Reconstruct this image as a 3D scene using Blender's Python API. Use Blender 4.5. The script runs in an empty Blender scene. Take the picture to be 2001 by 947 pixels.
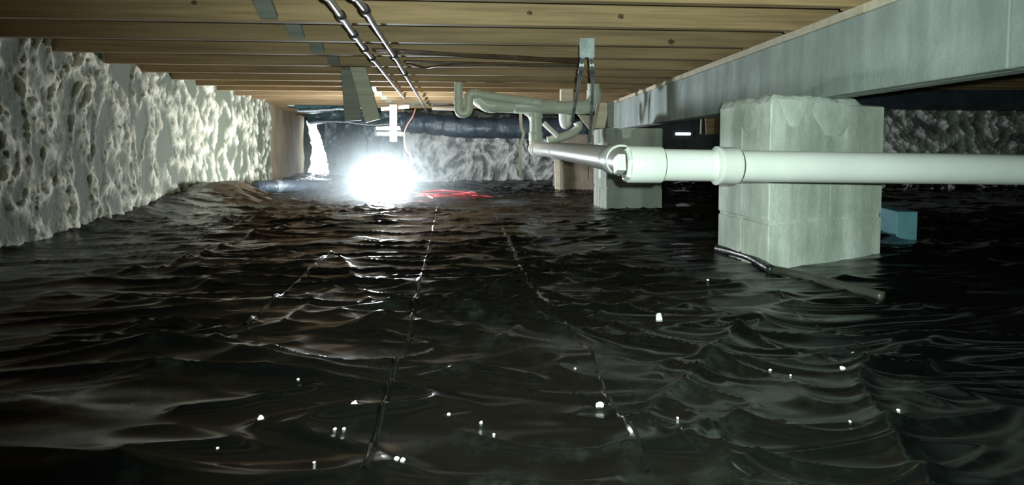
import bpy, bmesh, math, random
import numpy as np
from mathutils import Vector, Matrix

random.seed(7)
C = bpy.context.scene.collection
PI = math.pi

# ------------------------------------------------------------------ camera
FPX = 1250.0; CXP = 1000.5; CYP = 355.5
YAW = math.radians(5.05); PITCH = math.radians(3.0)
CAM = Vector((0, 0, 0.40))
FWD = Vector((math.sin(YAW)*math.cos(PITCH), math.cos(YAW)*math.cos(PITCH), -math.sin(PITCH)))
RGT = Vector((math.cos(YAW), -math.sin(YAW), 0))
UPV = RGT.cross(FWD)
cam_d = bpy.data.cameras.new('camera'); cam = bpy.data.objects.new('camera', cam_d); C.objects.link(cam)
cam.matrix_world = Matrix(((RGT.x, UPV.x, -FWD.x, CAM.x), (RGT.y, UPV.y, -FWD.y, CAM.y), (RGT.z, UPV.z, -FWD.z, CAM.z), (0, 0, 0, 1)))
cam_d.sensor_fit = 'HORIZONTAL'; cam_d.sensor_width = 36
cam_d.lens = 36*FPX/2001
cam_d.shift_y = -(473.5-CYP)/2001
cam_d.clip_start = 0.02
bpy.context.scene.camera = cam

# ------------------------------------------------------------------ world (daylight outside the closed crawl space)
w = bpy.data.worlds.new('world'); bpy.context.scene.world = w; w.use_nodes = True
w.node_tree.nodes['Background'].inputs[0].default_value = (0.86, 0.95, 1.0, 1)
w.node_tree.nodes['Background'].inputs[1].default_value = 6.0

# ------------------------------------------------------------------ lights
LAMP = (0, 0, 0)
def spot(name, loc, target, power, col, size, ang, blend):
    d = bpy.data.lights.new(name, 'SPOT'); d.energy = power; d.color = col; d.shadow_soft_size = size
    d.spot_size = math.radians(ang); d.spot_blend = blend
    o = bpy.data.objects.new(name, d); C.objects.link(o); o.location = loc
    o.rotation_euler = (Vector(target)-Vector(loc)).to_track_quat('-Z', 'Y').to_euler()
    return o
# the phone's own flash, a few centimetres beside the lens
FLASH_W = 215.0
spot('phone_flash', (0.035, -0.02, 0.425), (0.85, 4.0, 0.12), FLASH_W, (0.80, 1.0, 0.88), 0.008, 100, 1.0)

sc = bpy.context.scene
sc.view_settings.view_transform = 'Standard'; sc.view_settings.look = 'None'
sc.view_settings.gamma = 1; sc.view_settings.use_curve_mapping = False
sc.view_settings.exposure = 0.0
sc.cycles.use_denoising = True
sc.cycles.max_bounces = 8
sc.cycles.sample_clamp_indirect = 8

# ------------------------------------------------------------------ helpers
def at(px, py, Y):
    r = FWD + RGT*((px-CXP)/FPX) - UPV*((py-CYP)/FPX)
    return CAM + r*(Y/r.y)
def onz(px, py, z=0.0):
    r = FWD + RGT*((px-CXP)/FPX) - UPV*((py-CYP)/FPX)
    return CAM + r*((z-CAM.z)/r.z)

def hash2(ix, iy, s):
    h = (ix.astype(np.int64)*374761393 + iy.astype(np.int64)*668265263 + s*974634777) & 0xffffffff
    h = ((h ^ (h >> 13))*1274126177) & 0xffffffff
    return (h ^ (h >> 16)) & 0xffffffff
def perlin(x, y, s=0):
    x = np.asarray(x, float); y = np.asarray(y, float)
    ix = np.floor(x); iy = np.floor(y); fx = x-ix; fy = y-iy
    u = fx*fx*fx*(fx*(fx*6-15)+10); v = fy*fy*fy*(fy*(fy*6-15)+10)
    def g(ax, ay, dx, dy):
        a = hash2(ax, ay, s)/4294967295.0*2*PI
        return np.cos(a)*dx+np.sin(a)*dy
    a = g(ix, iy, fx, fy); b = g(ix+1, iy, fx-1, fy); c = g(ix, iy+1, fx, fy-1); d = g(ix+1, iy+1, fx-1, fy-1)
    return (a+(b-a)*u + ((c+(d-c)*u)-(a+(b-a)*u))*v)*1.45
def fbm(x, y, o=4, s=0):
    t = 0; a = 1.0; f = 1.0
    for k in range(o):
        t = t+a*perlin(x*f, y*f, s+k); a *= .5; f *= 2.03
    return t
def ridge(x, y, s=0, sharp=3.0, width=1.0):
    return np.clip(1-np.abs(perlin(x, y, s))*width, 0, 1)**sharp

def link(name, me, parent=None, mat=None, smooth=False):
    o = bpy.data.objects.new(name, me); C.objects.link(o)
    if mat is not None and not me.materials: me.materials.append(mat)
    if parent is not None: o.parent = parent
    if smooth:
        me.polygons.foreach_set('use_smooth', [True]*len(me.polygons))
    return o
def obj(name, bm, mat, parent=None, smooth=False, angle=None):
    bmesh.ops.recalc_face_normals(bm, faces=bm.faces)
    me = bpy.data.meshes.new(name); bm.to_mesh(me); bm.free()
    o = link(name, me, parent, mat, smooth or angle is not None)
    if angle is not None: me.set_sharp_from_angle(angle=math.radians(angle))
    return o
def grid_mesh(name, P, mat, parent=None, keep=None, attr=None):
    """P: (n, m, 3) array of points"""
    n, m, _ = P.shape
    idx = np.arange(n*m).reshape(n, m)
    q = np.stack([idx[:-1, :-1], idx[1:, :-1], idx[1:, 1:], idx[:-1, 1:]], -1).reshape(-1, 4)
    if keep is not None: q = q[keep.reshape(-1)]
    me = bpy.data.meshes.new(name)
    me.vertices.add(n*m); me.vertices.foreach_set('co', P.reshape(-1).astype(np.float32))
    me.loops.add(len(q)*4); me.loops.foreach_set('vertex_index', q.reshape(-1).astype(np.int32))
    me.polygons.add(len(q)); me.polygons.foreach_set('loop_start', np.arange(0, len(q)*4, 4, dtype=np.int32))
    me.polygons.foreach_set('use_smooth', np.ones(len(q), bool))
    me.update(calc_edges=True)
    if attr is not None:
        a = me.attributes.new('relief', 'FLOAT', 'POINT'); a.data.foreach_set('value', attr.reshape(-1).astype(np.float32))
    return link(name, me, parent, mat)

def box(bm, lo, hi, bev=0.0):
    r = bmesh.ops.create_cube(bm, size=1)
    c = [(lo[i]+hi[i])/2 for i in range(3)]; s = [hi[i]-lo[i] for i in range(3)]
    for v in r['verts']:
        v.co = Vector((c[0]+v.co.x*s[0], c[1]+v.co.y*s[1], c[2]+v.co.z*s[2]))
    if bev:
        es = list({e for v in r['verts'] for e in v.link_edges})
        bmesh.ops.bevel(bm, geom=es, offset=bev, segments=1, affect='EDGES', profile=.5)
def hexa(bm, a, b, w, h, up=(0, 0, 1), bev=0.0):
    """bar from a to b, w wide (sideways), h high"""
    a = Vector(a); b = Vector(b); d = (b-a).normalized(); u = Vector(up); s = d.cross(u).normalized(); u = s.cross(d)
    vs = [bm.verts.new(p+s*(i*w/2)+u*(j*h/2)) for p in (a, b) for i, j in ((-1, -1), (1, -1), (1, 1), (-1, 1))]
    for f in ((0, 1, 2, 3), (7, 6, 5, 4), (0, 4, 5, 1), (1, 5, 6, 2), (2, 6, 7, 3), (3, 7, 4, 0)):
        bm.faces.new([vs[i] for i in f])
    if bev:
        es = list({e for v in vs for e in v.link_edges})
        bmesh.ops.bevel(bm, geom=es, offset=bev, segments=2, affect='EDGES', profile=.5)
def smooth_path(pts, n=6):
    pts = [Vector(p) for p in pts]
    if len(pts) < 3 or n < 2: return pts
    out = []
    for i in range(len(pts)-1):
        p0 = pts[max(i-1, 0)]; p1 = pts[i]; p2 = pts[i+1]; p3 = pts[min(i+2, len(pts)-1)]
        for k in range(n):
            t = k/n
            out.append(.5*((2*p1)+(p2-p0)*t+(2*p0-5*p1+4*p2-p3)*t*t+(3*p1-p0-3*p2+p3)*t**3))
    out.append(pts[-1]); return out
def tube(bm, pts, r, seg=16, cap=True, rfun=None):
    pts = [Vector(p) for p in pts]; rings = []
    n0 = None
    for i, p in enumerate(pts):
        t = (pts[min(i+1, len(pts)-1)]-pts[max(i-1, 0)]).normalized()
        if n0 is None:
            n0 = t.orthogonal().normalized()
        n0 = (n0-t*n0.dot(t)).normalized(); b = t.cross(n0)
        rr = r[i] if isinstance(r, (list, tuple)) else r
        ring = []
        for k in range(seg):
            a = 2*PI*k/seg
            q = rr*(rfun(i, a) if rfun else 1)
            ring.append(bm.verts.new(p+(n0*math.cos(a)+b*math.sin(a))*q))
        rings.append(ring)
    for A, B in zip(rings, rings[1:]):
        for k in range(seg):
            bm.faces.new((A[k], A[(k+1) % seg], B[(k+1) % seg], B[k]))
    if cap:
        bm.faces.new(rings[0][::-1]); bm.faces.new(rings[-1])
def cyl(bm, a, b, r, seg=24, lip=0.0):
    """short sleeve with softly broken rims"""
    a = Vector(a); b = Vector(b); d = (b-a).normalized(); e = min(.003, (b-a).length*.2)
    tube(bm, [a, a+d*e*.3, a+d*e, b-d*e, b-d*e*.3, b], [r-e, r-e*.3, r, r, r-e*.3, r-e], seg)
def empty(name, loc, label, cat, group=None):
    o = bpy.data.objects.new(name, None); C.objects.link(o); o.location = loc; o.empty_display_size = .05
    return tag(o, label, cat, group)
def tag(o, label, cat, group=None):
    o['label'] = label; o['category'] = cat
    if group: o['group'] = group
    return o
def struct(o, label=None):
    o['kind'] = 'structure'
    if label: o['label'] = label
    return o
def settle(root):
    """keeps children where they were built while the parent empty sits at the thing's base"""
    bpy.context.view_layer.update()
    inv = root.matrix_world.inverted()
    for ch in root.children: ch.matrix_parent_inverse = inv

# ------------------------------------------------------------------ materials
def new_mat(name):
    m = bpy.data.materials.new(name); m.use_nodes = True
    nt = m.node_tree; return m, nt, nt.nodes['Principled BSDF']
def ramp(nt, fac, stops):
    r = nt.nodes.new('ShaderNodeValToRGB')
    el = r.color_ramp.elements
    while len(el) < len(stops): el.new(.5)
    for e, (p, c) in zip(el, stops): e.position = p; e.color = (*c, 1) if len(c) == 3 else c
    nt.links.new(fac, r.inputs[0]); return r.outputs[0]
def noise(nt, scale, detail=6, rough=.6, vec=None, mscale=None, coord='Object'):
    tc = nt.nodes.new('ShaderNodeTexCoord'); mp = nt.nodes.new('ShaderNodeMapping')
    nt.links.new(tc.outputs[coord], mp.inputs[0])
    if mscale: mp.inputs['Scale'].default_value = mscale
    n = nt.nodes.new('ShaderNodeTexNoise'); n.inputs['Scale'].default_value = scale
    n.inputs['Detail'].default_value = detail; n.inputs['Roughness'].default_value = rough
    nt.links.new(mp.outputs[0], n.inputs['Vector']); return n.outputs['Fac']
def bump(nt, b, h, strength, dist):
    n = nt.nodes.new('ShaderNodeBump'); n.inputs['Strength'].default_value = strength; n.inputs['Distance'].default_value = dist
    nt.links.new(h, n.inputs['Height']); nt.links.new(n.outputs[0], b.inputs['Normal']); return n
def mat_noise(name, c1, c2, scale=5, rough=.6, mscale=None, bmp=0.0, bscale=None, metal=0.0, lo=.35, hi=.65, spec=None):
    m, nt, b = new_mat(name)
    f = noise(nt, scale, mscale=mscale)
    nt.links.new(ramp(nt, f, [(lo, c1), (hi, c2)]), b.inputs['Base Color'])
    b.inputs['Roughness'].default_value = rough; b.inputs['Metallic'].default_value = metal
    if spec is not None: b.inputs['Specular IOR Level'].default_value = spec
    if bmp: bump(nt, b, noise(nt, bscale or scale*4, mscale=mscale), bmp, .01)
    return m
M = {}
def wood(name, base, dark):
    m, nt, b = new_mat(name)
    f = noise(nt, 6, 8, .65, mscale=(.25, 2.2, 5.0))
    g = noise(nt, 40, 4, .5, mscale=(.06, 1.5, 3.0))
    mx = nt.nodes.new('ShaderNodeMath'); mx.operation = 'MULTIPLY_ADD'; mx.inputs[1].default_value = .4
    nt.links.new(g, mx.inputs[0]); nt.links.new(f, mx.inputs[2])
    sub = nt.nodes.new('ShaderNodeMath'); sub.operation = 'SUBTRACT'; sub.inputs[1].default_value = .2
    nt.links.new(mx.outputs[0], sub.inputs[0])
    oi = nt.nodes.new('ShaderNodeObjectInfo')
    col = ramp(nt, sub.outputs[0], [(.3, dark), (.62, base)])
    hsv = nt.nodes.new('ShaderNodeHueSaturation')
    mr = nt.nodes.new('ShaderNodeMapRange'); mr.inputs['To Min'].default_value = .8; mr.inputs['To Max'].default_value = 1.15
    nt.links.new(oi.outputs['Random'], mr.inputs[0]); nt.links.new(mr.outputs[0], hsv.inputs['Value']); nt.links.new(col, hsv.inputs['Color'])
    nt.links.new(hsv.outputs[0], b.inputs['Base Color'])
    b.inputs['Roughness'].default_value = .7
    bump(nt, b, f, .3, .004)
    return m
M['joist'] = wood('joist_wood', (.36, .24, .125), (.19, .125, .06))
M['subfloor'] = wood('subfloor_panel', (.2, .14, .08), (.12, .08, .05))
M['palewood'] = wood('pale_lumber', (.66, .58, .46), (.5, .42, .32))
M['greywood'] = wood('grey_lumber', (.30, .31, .27), (.2, .2, .17))
M['greywood2'] = wood('weathered_lumber', (.44, .42, .34), (.32, .3, .24))
M['knot'] = mat_noise('wood_knot', (.05, .028, .015), (.12, .07, .035), 60, .8)

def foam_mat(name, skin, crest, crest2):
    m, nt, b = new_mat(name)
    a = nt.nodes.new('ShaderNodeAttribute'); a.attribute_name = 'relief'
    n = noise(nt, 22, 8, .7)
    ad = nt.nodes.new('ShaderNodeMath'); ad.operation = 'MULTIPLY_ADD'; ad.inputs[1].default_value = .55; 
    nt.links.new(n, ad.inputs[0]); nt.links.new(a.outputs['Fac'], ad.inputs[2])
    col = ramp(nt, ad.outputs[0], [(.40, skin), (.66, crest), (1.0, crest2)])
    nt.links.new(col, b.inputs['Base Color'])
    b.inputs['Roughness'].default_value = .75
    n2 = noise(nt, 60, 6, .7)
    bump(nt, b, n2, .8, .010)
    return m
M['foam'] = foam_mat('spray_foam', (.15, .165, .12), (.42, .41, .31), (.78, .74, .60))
M['foam_far'] = foam_mat('spray_foam_far', (.20, .21, .20), (.46, .47, .45), (.78, .78, .74))
M['tan'] = mat_noise('tan_concrete', (.40, .30, .19), (.60, .48, .32), 2.2, .8, bmp=.3, bscale=20)
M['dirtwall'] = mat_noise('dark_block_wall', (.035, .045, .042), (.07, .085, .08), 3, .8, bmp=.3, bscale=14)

def poly_mat():
    m, nt, b = new_mat('black_poly_sheeting')
    n = noise(nt, 1.1, 5, .55)
    n2 = noise(nt, 11, 6, .7)
    mu = nt.nodes.new('ShaderNodeMath'); mu.operation = 'MULTIPLY'
    nt.links.new(n, mu.inputs[0]); nt.links.new(n2, mu.inputs[1])
    col = ramp(nt, mu.outputs[0], [(.27, (.0025, .0032, .003)), (.36, (.008, .011, .0095)), (.46, (.045, .056, .05))])
    nt.links.new(col, b.inputs['Base Color'])
    rr = ramp(nt, mu.outputs[0], [(.2, (.19,)*3), (.42, (.38,)*3)])
    nt.links.new(rr, b.inputs['Roughness'])
    b.inputs['Specular IOR Level'].default_value = .6
    tc = nt.nodes.new('ShaderNodeTexCoord')
    def rid(scale, ms, rot, dist):
        mp = nt.nodes.new('ShaderNodeMapping'); mp.inputs['Scale'].default_value = ms; mp.inputs['Rotation'].default_value = (0, 0, rot)
        nt.links.new(tc.outputs['Object'], mp.inputs[0])
        t = nt.nodes.new('ShaderNodeTexNoise'); t.noise_type = 'RIDGED_MULTIFRACTAL'; t.normalize = True
        t.inputs['Scale'].default_value = scale; t.inputs['Detail'].default_value = 4; t.inputs['Roughness'].default_value = .5
        t.inputs['Distortion'].default_value = dist; nt.links.new(mp.outputs[0], t.inputs['Vector']); return t.outputs['Fac']
    a = rid(7, (.42, 1.5, 1), .12, .3); c = rid(5.5, (.45, 1.6, 1), -.7, .2)
    ad = nt.nodes.new('ShaderNodeMath'); ad.operation = 'ADD'; nt.links.new(a, ad.inputs[0]); nt.links.new(c, ad.inputs[1])
    bump(nt, b, ad.outputs[0], .85, .016)
    return m
M['poly'] = poly_mat()
M['poly_tape'] = mat_noise('black_tape', (.012, .014, .014), (.03, .035, .034), 12, .25, bmp=.3, bscale=30)
M['dirt'] = mat_noise('tan_dirt', (.06, .045, .028), (.12, .09, .055), 6, .5, bmp=.3, bscale=26)
M['tealsheet'] = mat_noise('far_poly_sheet', (.03, .055, .06), (.07, .12, .13), 2.5, .35, bmp=.6, bscale=7)
def pvc(name, c, rough):
    m, nt, b = new_mat(name)
    n = noise(nt, 7, 6, .6)
    nt.links.new(ramp(nt, n, [(.3, tuple(x*.86 for x in c)), (.7, c)]), b.inputs['Base Color'])
    b.inputs['Roughness'].default_value = rough
    return m
M['pvc'] = pvc('white_pvc', (.78, .80, .77), .3)
M['pvc_old'] = pvc('dull_pvc', (.60, .65, .55), .36)
M['pvc_shine'] = pvc('smooth_grey_pvc', (.72, .70, .64), .36)
M['joint_shade'] = mat_noise('dark_joint_shadow', (.06, .06, .05), (.12, .12, .10), 20, .7)
def block_mat(name, c1, c2, c3):
    m, nt, b = new_mat(name)
    n = noise(nt, 3.0, 7, .6, mscale=(2.2, 2.2, .35))
    g = noise(nt, 9, 7, .65)
    mx = nt.nodes.new('ShaderNodeMath'); mx.operation = 'MULTIPLY_ADD'; mx.inputs[1].default_value = .35
    nt.links.new(g, mx.inputs[0]); nt.links.new(n, mx.inputs[2])
    nt.links.new(ramp(nt, mx.outputs[0], [(.5, c1), (.66, c2), (.8, c3)]), b.inputs['Base Color'])
    b.inputs['Roughness'].default_value = .85
    bump(nt, b, noise(nt, 70, 5, .6), .45, .005)
    return m
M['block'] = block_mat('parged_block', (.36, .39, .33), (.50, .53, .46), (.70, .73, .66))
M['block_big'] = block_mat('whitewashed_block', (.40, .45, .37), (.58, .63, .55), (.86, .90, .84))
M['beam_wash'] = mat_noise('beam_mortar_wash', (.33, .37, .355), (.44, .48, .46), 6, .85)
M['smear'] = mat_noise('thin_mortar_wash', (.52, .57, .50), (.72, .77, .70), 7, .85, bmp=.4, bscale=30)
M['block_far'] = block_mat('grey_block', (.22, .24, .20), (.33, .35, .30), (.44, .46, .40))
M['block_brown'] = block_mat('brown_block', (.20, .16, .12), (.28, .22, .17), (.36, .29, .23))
M['mortar'] = mat_noise('white_mortar', (.55, .60, .55), (.80, .84, .78), 9, .85, bmp=.6, bscale=30)
M['beam'] = block_mat('painted_beam', (.25, .29, .285), (.33, .375, .36), (.44, .48, .46))
M['steel'] = mat_noise('galvanised_steel', (.28, .33, .35), (.5, .56, .58), 14, .4, metal=.7)
M['copper'] = mat_noise('grey_tube', (.28, .25, .25), (.52, .47, .47), 12, .3, metal=.55)
M['sleeve'] = mat_noise('black_sleeve', (.02, .02, .022), (.05, .05, .05), 10, .5)
M['cable'] = mat_noise('brown_cable', (.05, .03, .018), (.11, .065, .035), 20, .5)
M['duct'] = mat_noise('black_duct_jacket', (.03, .04, .052), (.07, .09, .115), 6, .33, bmp=1.0, bscale=24)
M['glint'] = mat_noise('painted_glint', (.5, .55, .58), (.75, .8, .82), 8, .3)
M['red'] = mat_noise('red_cord', (.45, .03, .035), (.62, .06, .06), 30, .45)
M['pinkcord'] = mat_noise('faded_orange_cord', (.75, .30, .22), (.85, .45, .35), 20, .45)
M['teal'] = mat_noise('blue_green_paint', (.09, .24, .28), (.14, .33, .38), 5, .6, bmp=.2)
M['crumb'] = mat_noise('foam_crumb', (.75, .78, .72), (.92, .94, .88), 40, .8)
M['hose'] = mat_noise('dusty_black_hose', (.03, .033, .026), (.08, .083, .065), 9, .4, mscale=(1, 1, 1))
M['rubber'] = mat_noise('black_rubber', (.012, .012, .012), (.03, .03, .03), 20, .5)
M['yellow'] = mat_noise('lamp_body_paint', (.55, .5, .4), (.7, .66, .55), 10, .4)
def emit(name, c, s):
    m = bpy.data.materials.new(name); m.use_nodes = True; nt = m.node_tree
    b = nt.nodes['Principled BSDF']; b.inputs['Base Color'].default_value = (1, 1, 1, 1)
    b.inputs['Emission Color'].default_value = (*c, 1); b.inputs['Emission Strength'].default_value = s
    return m

# ------------------------------------------------------------------ floor: black sheeting over bare ground
WX = -1.85      # left wall plane
CREASE_PX = [[(232, 735), (340, 722)], [(430, 682), (500, 655), (572, 640)], [(340, 818), (480, 795), (612, 760)], [(520, 832), (600, 812), (690, 797)],
 [(650, 495), (690, 535), (720, 590)], [(800, 628), (860, 604), (940, 577)], [(960, 690), (1015, 640)], [(840, 746), (920, 730), (1050, 745)],
 [(1110, 655), (1230, 635), (1380, 642), (1600, 690), (1700, 722)], [(1230, 662), (1450, 722), (1600, 762), (1860, 792)], [(1200, 702), (1330, 730), (1480, 772)],
 [(1295, 795), (1400, 862), (1450, 922)], [(222, 545), (340, 522), (450, 472), (560, 442)], [(222, 605), (420, 560), (600, 540)], [(150, 690), (300, 640), (430, 655)],
 [(1050, 602), (1130, 598), (1180, 612), (1130, 628), (1050, 630)], [(700, 650), (790, 632), (900, 660), (1000, 640)], [(230, 900), (330, 888), (480, 865)],
 [(1420, 800), (1560, 850), (1650, 850)], [(900, 560), (1000, 590), (1110, 650)], [(1400, 560), (1560, 585), (1700, 570), (1850, 600)], [(560, 640), (620, 590), (660, 560)]]
CREASES = [[(onz(px, py).x, onz(px, py).y) for px, py in c] for c in CREASE_PX]
def creases(x, y):
    out = np.zeros(np.broadcast(x, y).shape)
    wx = x+.02*perlin(x*6, y*6, 51); wy = y+.02*perlin(x*6, y*6, 52)
    for k, c in enumerate(CREASES):
        best = np.full(out.shape, 9.0)
        for (ax, ay), (bx, by) in zip(c, c[1:]):
            dx, dy = bx-ax, by-ay; L2 = dx*dx+dy*dy
            t = np.clip(((wx-ax)*dx+(wy-ay)*dy)/L2, 0, 1)
            best = np.minimum(best, np.hypot(wx-ax-t*dx, wy-ay-t*dy))
        hh = .006+.006*((k*7) % 5)/4
        out = np.maximum(out, hh*np.exp(-best/.014))
    return out
def floor_h(x, y):
    x = np.asarray(x, float); y = np.asarray(y, float)
    wx = x+.30*perlin(x*.8, y*.8, 11); wy = y+.16*perlin(x*.9, y*.9, 12)+.05*perlin(x*2.5, y*2.5, 13)
    h = .030*perlin(x*.55, y*.55, 1)
    m1 = np.clip(.55+perlin(x*.7, y*.9, 31)*1.3, 0, 1)
    m2 = np.clip(.5+perlin(x*.9+7, y*.8, 32)*1.6, 0, 1)
    h = h+.020*m1*ridge(wx*.75, wy*2.6, 2, 5, 1.5)
    h = h+.013*ridge(wx*1.5+.25*wy, wy*5.2, 3, 6, 1.7)
    h = h+.0065*ridge(wx*2.8, wy*9, 4, 4, 1.5)*(.4+m2)
    a = .62; u = wx*math.cos(a)+wy*math.sin(a); v = -wx*math.sin(a)+wy*math.cos(a)
    h = h+.016*m2*ridge(u*.6, v*2.4, 5, 7, 1.7)
    a = -.5; u = wx*math.cos(a)+wy*math.sin(a); v = -wx*math.sin(a)+wy*math.cos(a)
    h = h+.015*np.clip((x+.2)/1.0, 0, 1)*ridge(u*.8, v*2.8, 6, 6, 1.6)
    h = h+.006*perlin(wx*2, wy*5, 7)+.0035*ridge(wx*4.5, wy*8, 8, 3, 1.5)*m1
    # turned up against the walls, a heap of dirt under it at the left wall
    h = h+.05*np.exp(-np.clip(x-WX, 0, 9)/.12)*np.clip(y-2.5, 0, 1)
    h = h+.13*np.exp(-((x+1.66)/.26)**2-((y-4.75)/.55)**2)
    # flatter round the piers
    f = 1-.8*np.exp(-(((x-1.25)/.4)**4+((y-2.4)/.45)**4))
    f = f*(1-.8*np.exp(-(((x-1.22)/.35)**4+((y-4.55)/.4)**4)))
    return h*f+creases(x, y)-.012
def fh(x, y): return float(floor_h(np.array([x]), np.array([y]))[0])

ys = np.concatenate([np.linspace(-1.3, .5, 60)[:-1], .5*(9.8/.5)**np.linspace(0, 1, 900)])
xs = np.concatenate([np.linspace(-2.6, 2.6, 560), np.linspace(2.6, 7.05, 180)[1:]])
X, Y = np.meshgrid(xs, ys, indexing='ij')
Z = floor_h(X, Y)
floor = struct(grid_mesh('floor', np.stack([X, Y, Z], -1), M['poly']), 'wrinkled glossy black plastic sheeting covering the whole ground')

def strip(name, pts, wid, hgt, mat, parent, ns=10, fold=0.0):
    """a band of sheeting or tape that follows the floor"""
    P = smooth_path([Vector((p[0], p[1], 0)) for p in pts], ns)
    n = len(P); m = 9; A = np.zeros((n, m, 3))
    for i, p in enumerate(P):
        t = (P[min(i+1, n-1)]-P[max(i-1, 0)]).normalized(); s = Vector((t.y, -t.x, 0))
        ww = wid*(1+.35*perlin(np.array([i*.23]), np.array([wid*50]), 5)[0])
        for j in range(m):
            q = (j/(m-1)-.5)*2
            x = p.x+s.x*ww*q*.5; y = p.y+s.y*ww*q*.5
            A[i, j] = (x, y, fh(x, y)+hgt*(1-q**4)+fold*math.exp(-(q/.3)**2)-.002)
    return grid_mesh(name, A, mat, parent)
def fp(px, py): v = onz(px, py, 0.0); return (v.x, v.y)
strip('seam_fold', [fp(*p) for p in [(712, 935), (745, 820), (775, 720), (800, 665), (812, 590), (830, 510), (846, 450), (855, 396)]], .022, .002, M['poly'], floor, 12, .006)
strip('seam_fold', [fp(*p) for p in [(1265, 940), (1232, 860), (1180, 770), (1160, 705), (1110, 648), (1040, 560), (1000, 480), (972, 425), (960, 385)]], .018, .002, M['poly'], floor, 12, .004)
strip('seam_fold', [fp(*p) for p in [(480, 645), (530, 600), (590, 545), (650, 492)]], .02, .002, M['poly'], floor, 10, .008)
strip('seam_fold', [fp(*p) for p in [(1500, 560), (1620, 640), (1800, 700), (1990, 745)]], .02, .001, M['poly'], floor, 10, .004)
strip('seam_fold', [fp(*p) for p in [(1120, 770), (1200, 815), (1290, 860), (1420, 925), (1470, 945)]], .016, .001, M['poly'], floor, 10, .004)
# bare dirt showing through the torn sheeting by the left wall
# ------------------------------------------------------------------ walls
CEIL = 0.85   # underside of the joists
def foam_wall(name, A, B, z0, z1, n, m, amp, mat, sx, sz, seed, stretch=1.0, keepf=None, crumbly=False):
    """foam-sprayed wall from A to B (x, y), relief pushed to the inner side (left of A->B is outside)"""
    A = Vector((A[0], A[1], 0)); B = Vector((B[0], B[1], 0)); L = (B-A).length; d = (B-A)/L; nn = Vector((d.y, -d.x, 0))
    S, T = np.meshgrid(np.linspace(0, L, n), np.linspace(0, 1, m), indexing='ij')
    zz = z0+(z1-z0)*T
    wS = S+.12*perlin(S*2.2, zz*2.2, seed+20); wZ = zz+.14*perlin(S*2.4, zz*2.0, seed+21)
    r = ridge(wS*sx, wZ*sz, seed, 1.6, 2.3)
    r2 = ridge(wS*sx*1.9+5, wZ*sz*1.6, seed+1, 1.8, 2.2)
    web = np.clip(np.maximum(r, r2*.8), 0, 1)
    f = fbm(S*14, zz*12, 5, seed+3)
    if crumbly:
        g = fbm(wS*9, wZ*7, 5, seed+9)
        rel = .45+.62*g+.15*f
    else:
        web = np.clip(web*1.25-.12, 0, 1)
        rel = web*(.62+.75*f)+.07*fbm(S*4, zz*4, 3, seed+7)
    disp = amp*(rel*.9+.55*perlin(S*1.3, zz*1.3, seed+4)+.3*perlin(S*4, zz*3, seed+6))
    P = np.zeros(S.shape+(3,))
    P[..., 0] = A.x+d.x*S+nn.x*disp; P[..., 1] = A.y+d.y*S+nn.y*disp; P[..., 2] = zz
    keep = None
    if keepf is not None:
        keep = keepf((P[:-1, :-1]+P[1:, 1:])/2)
    return grid_mesh(name, P, mat, None, keep, np.clip(rel, 0, 1.2))
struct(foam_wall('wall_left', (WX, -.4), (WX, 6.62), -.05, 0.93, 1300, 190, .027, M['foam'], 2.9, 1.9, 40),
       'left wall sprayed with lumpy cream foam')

# tan concrete stretch past the foam on the left
def flat_wall(name, A, B, z0, z1, mat, th=.12, lump=0.0, seed=0, n=60, m=24):
    A = Vector((A[0], A[1], 0)); B = Vector((B[0], B[1], 0)); L = (B-A).length; d = (B-A)/L; nn = Vector((d.y, -d.x, 0))
    S, T = np.meshgrid(np.linspace(0, L, n), np.linspace(z0, z1, m), indexing='ij')
    q = lump*fbm(S*1.5, T*1.5, 4, seed)
    P = np.zeros(S.shape+(3,)); P[..., 0] = A.x+d.x*S+nn.x*q; P[..., 1] = A.y+d.y*S+nn.y*q; P[..., 2] = T
    return struct(grid_mesh(name, P, mat))
FY = 9.5
a0 = onz(543, 367, 0.0); a1 = onz(606, 341, .0)
flat_wall('wall_left_return', (WX-.03, 6.55), (-2.20, FY+.1), -.05, 1.1, M['tan'], lump=.03, seed=3)

def hole(px0, px1, py0, py1, jag=0.0, taper=0.0):
    p0 = at(px0, py1, FY); p1 = at(px1, py0, FY)
    return p0.x, p1.x, p0.z, p1.z, jag, taper
opening = hole(600, 641, 236, 341)
vents = [hole(735, 790, 247, 253), hole(737, 790, 259, 264)]
vent2 = hole(1320, 1350, 259, 264)
def far_keep(c):
    x, z = c[..., 0], c[..., 2]
    k = np.ones(x.shape, bool)
    x0, x1, z0, z1, *_ = opening
    t = np.clip((z-z0)/(z1-z0), 0, 1)
    jl = .035*perlin(z*9, z*0+3, 8)+.015*perlin(z*30, z*0, 9); jr = .03*perlin(z*11, z*0+7, 18)+.02*perlin(z*32, z*0, 19)
    left = x0+.03*np.sin(t*PI)*1.0-.05*t*0; left = left+jl*.6+.04*np.sin(t*PI)
    right = x1-(x1-x0)*.62*t**1.6+jr*.7
    k &= ~((z > z0) & (z < z1) & (x > left) & (x < right))
    for v in vents+[vent2]:
        x0, x1, z0, z1, *_ = v
        k &= ~((z > z0) & (z < z1) & (x > x0) & (x < x1))
    return k
def far_wall(name, x0, x1, y, mat, seed, keepf=None, n=500, m=200, lump=.02, zt=1.1):
    S, T = np.meshgrid(np.linspace(x0, x1, n), np.linspace(-.05, zt, m), indexing='ij')
    q = lump*fbm(S*2.5, T*2.0, 4, seed)
    P = np.stack([S, y-q, T], -1)
    keep = keepf((P[:-1, :-1]+P[1:, 1:])/2) if keepf else None
    return struct(grid_mesh(name, P, mat, None, keep))
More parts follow.
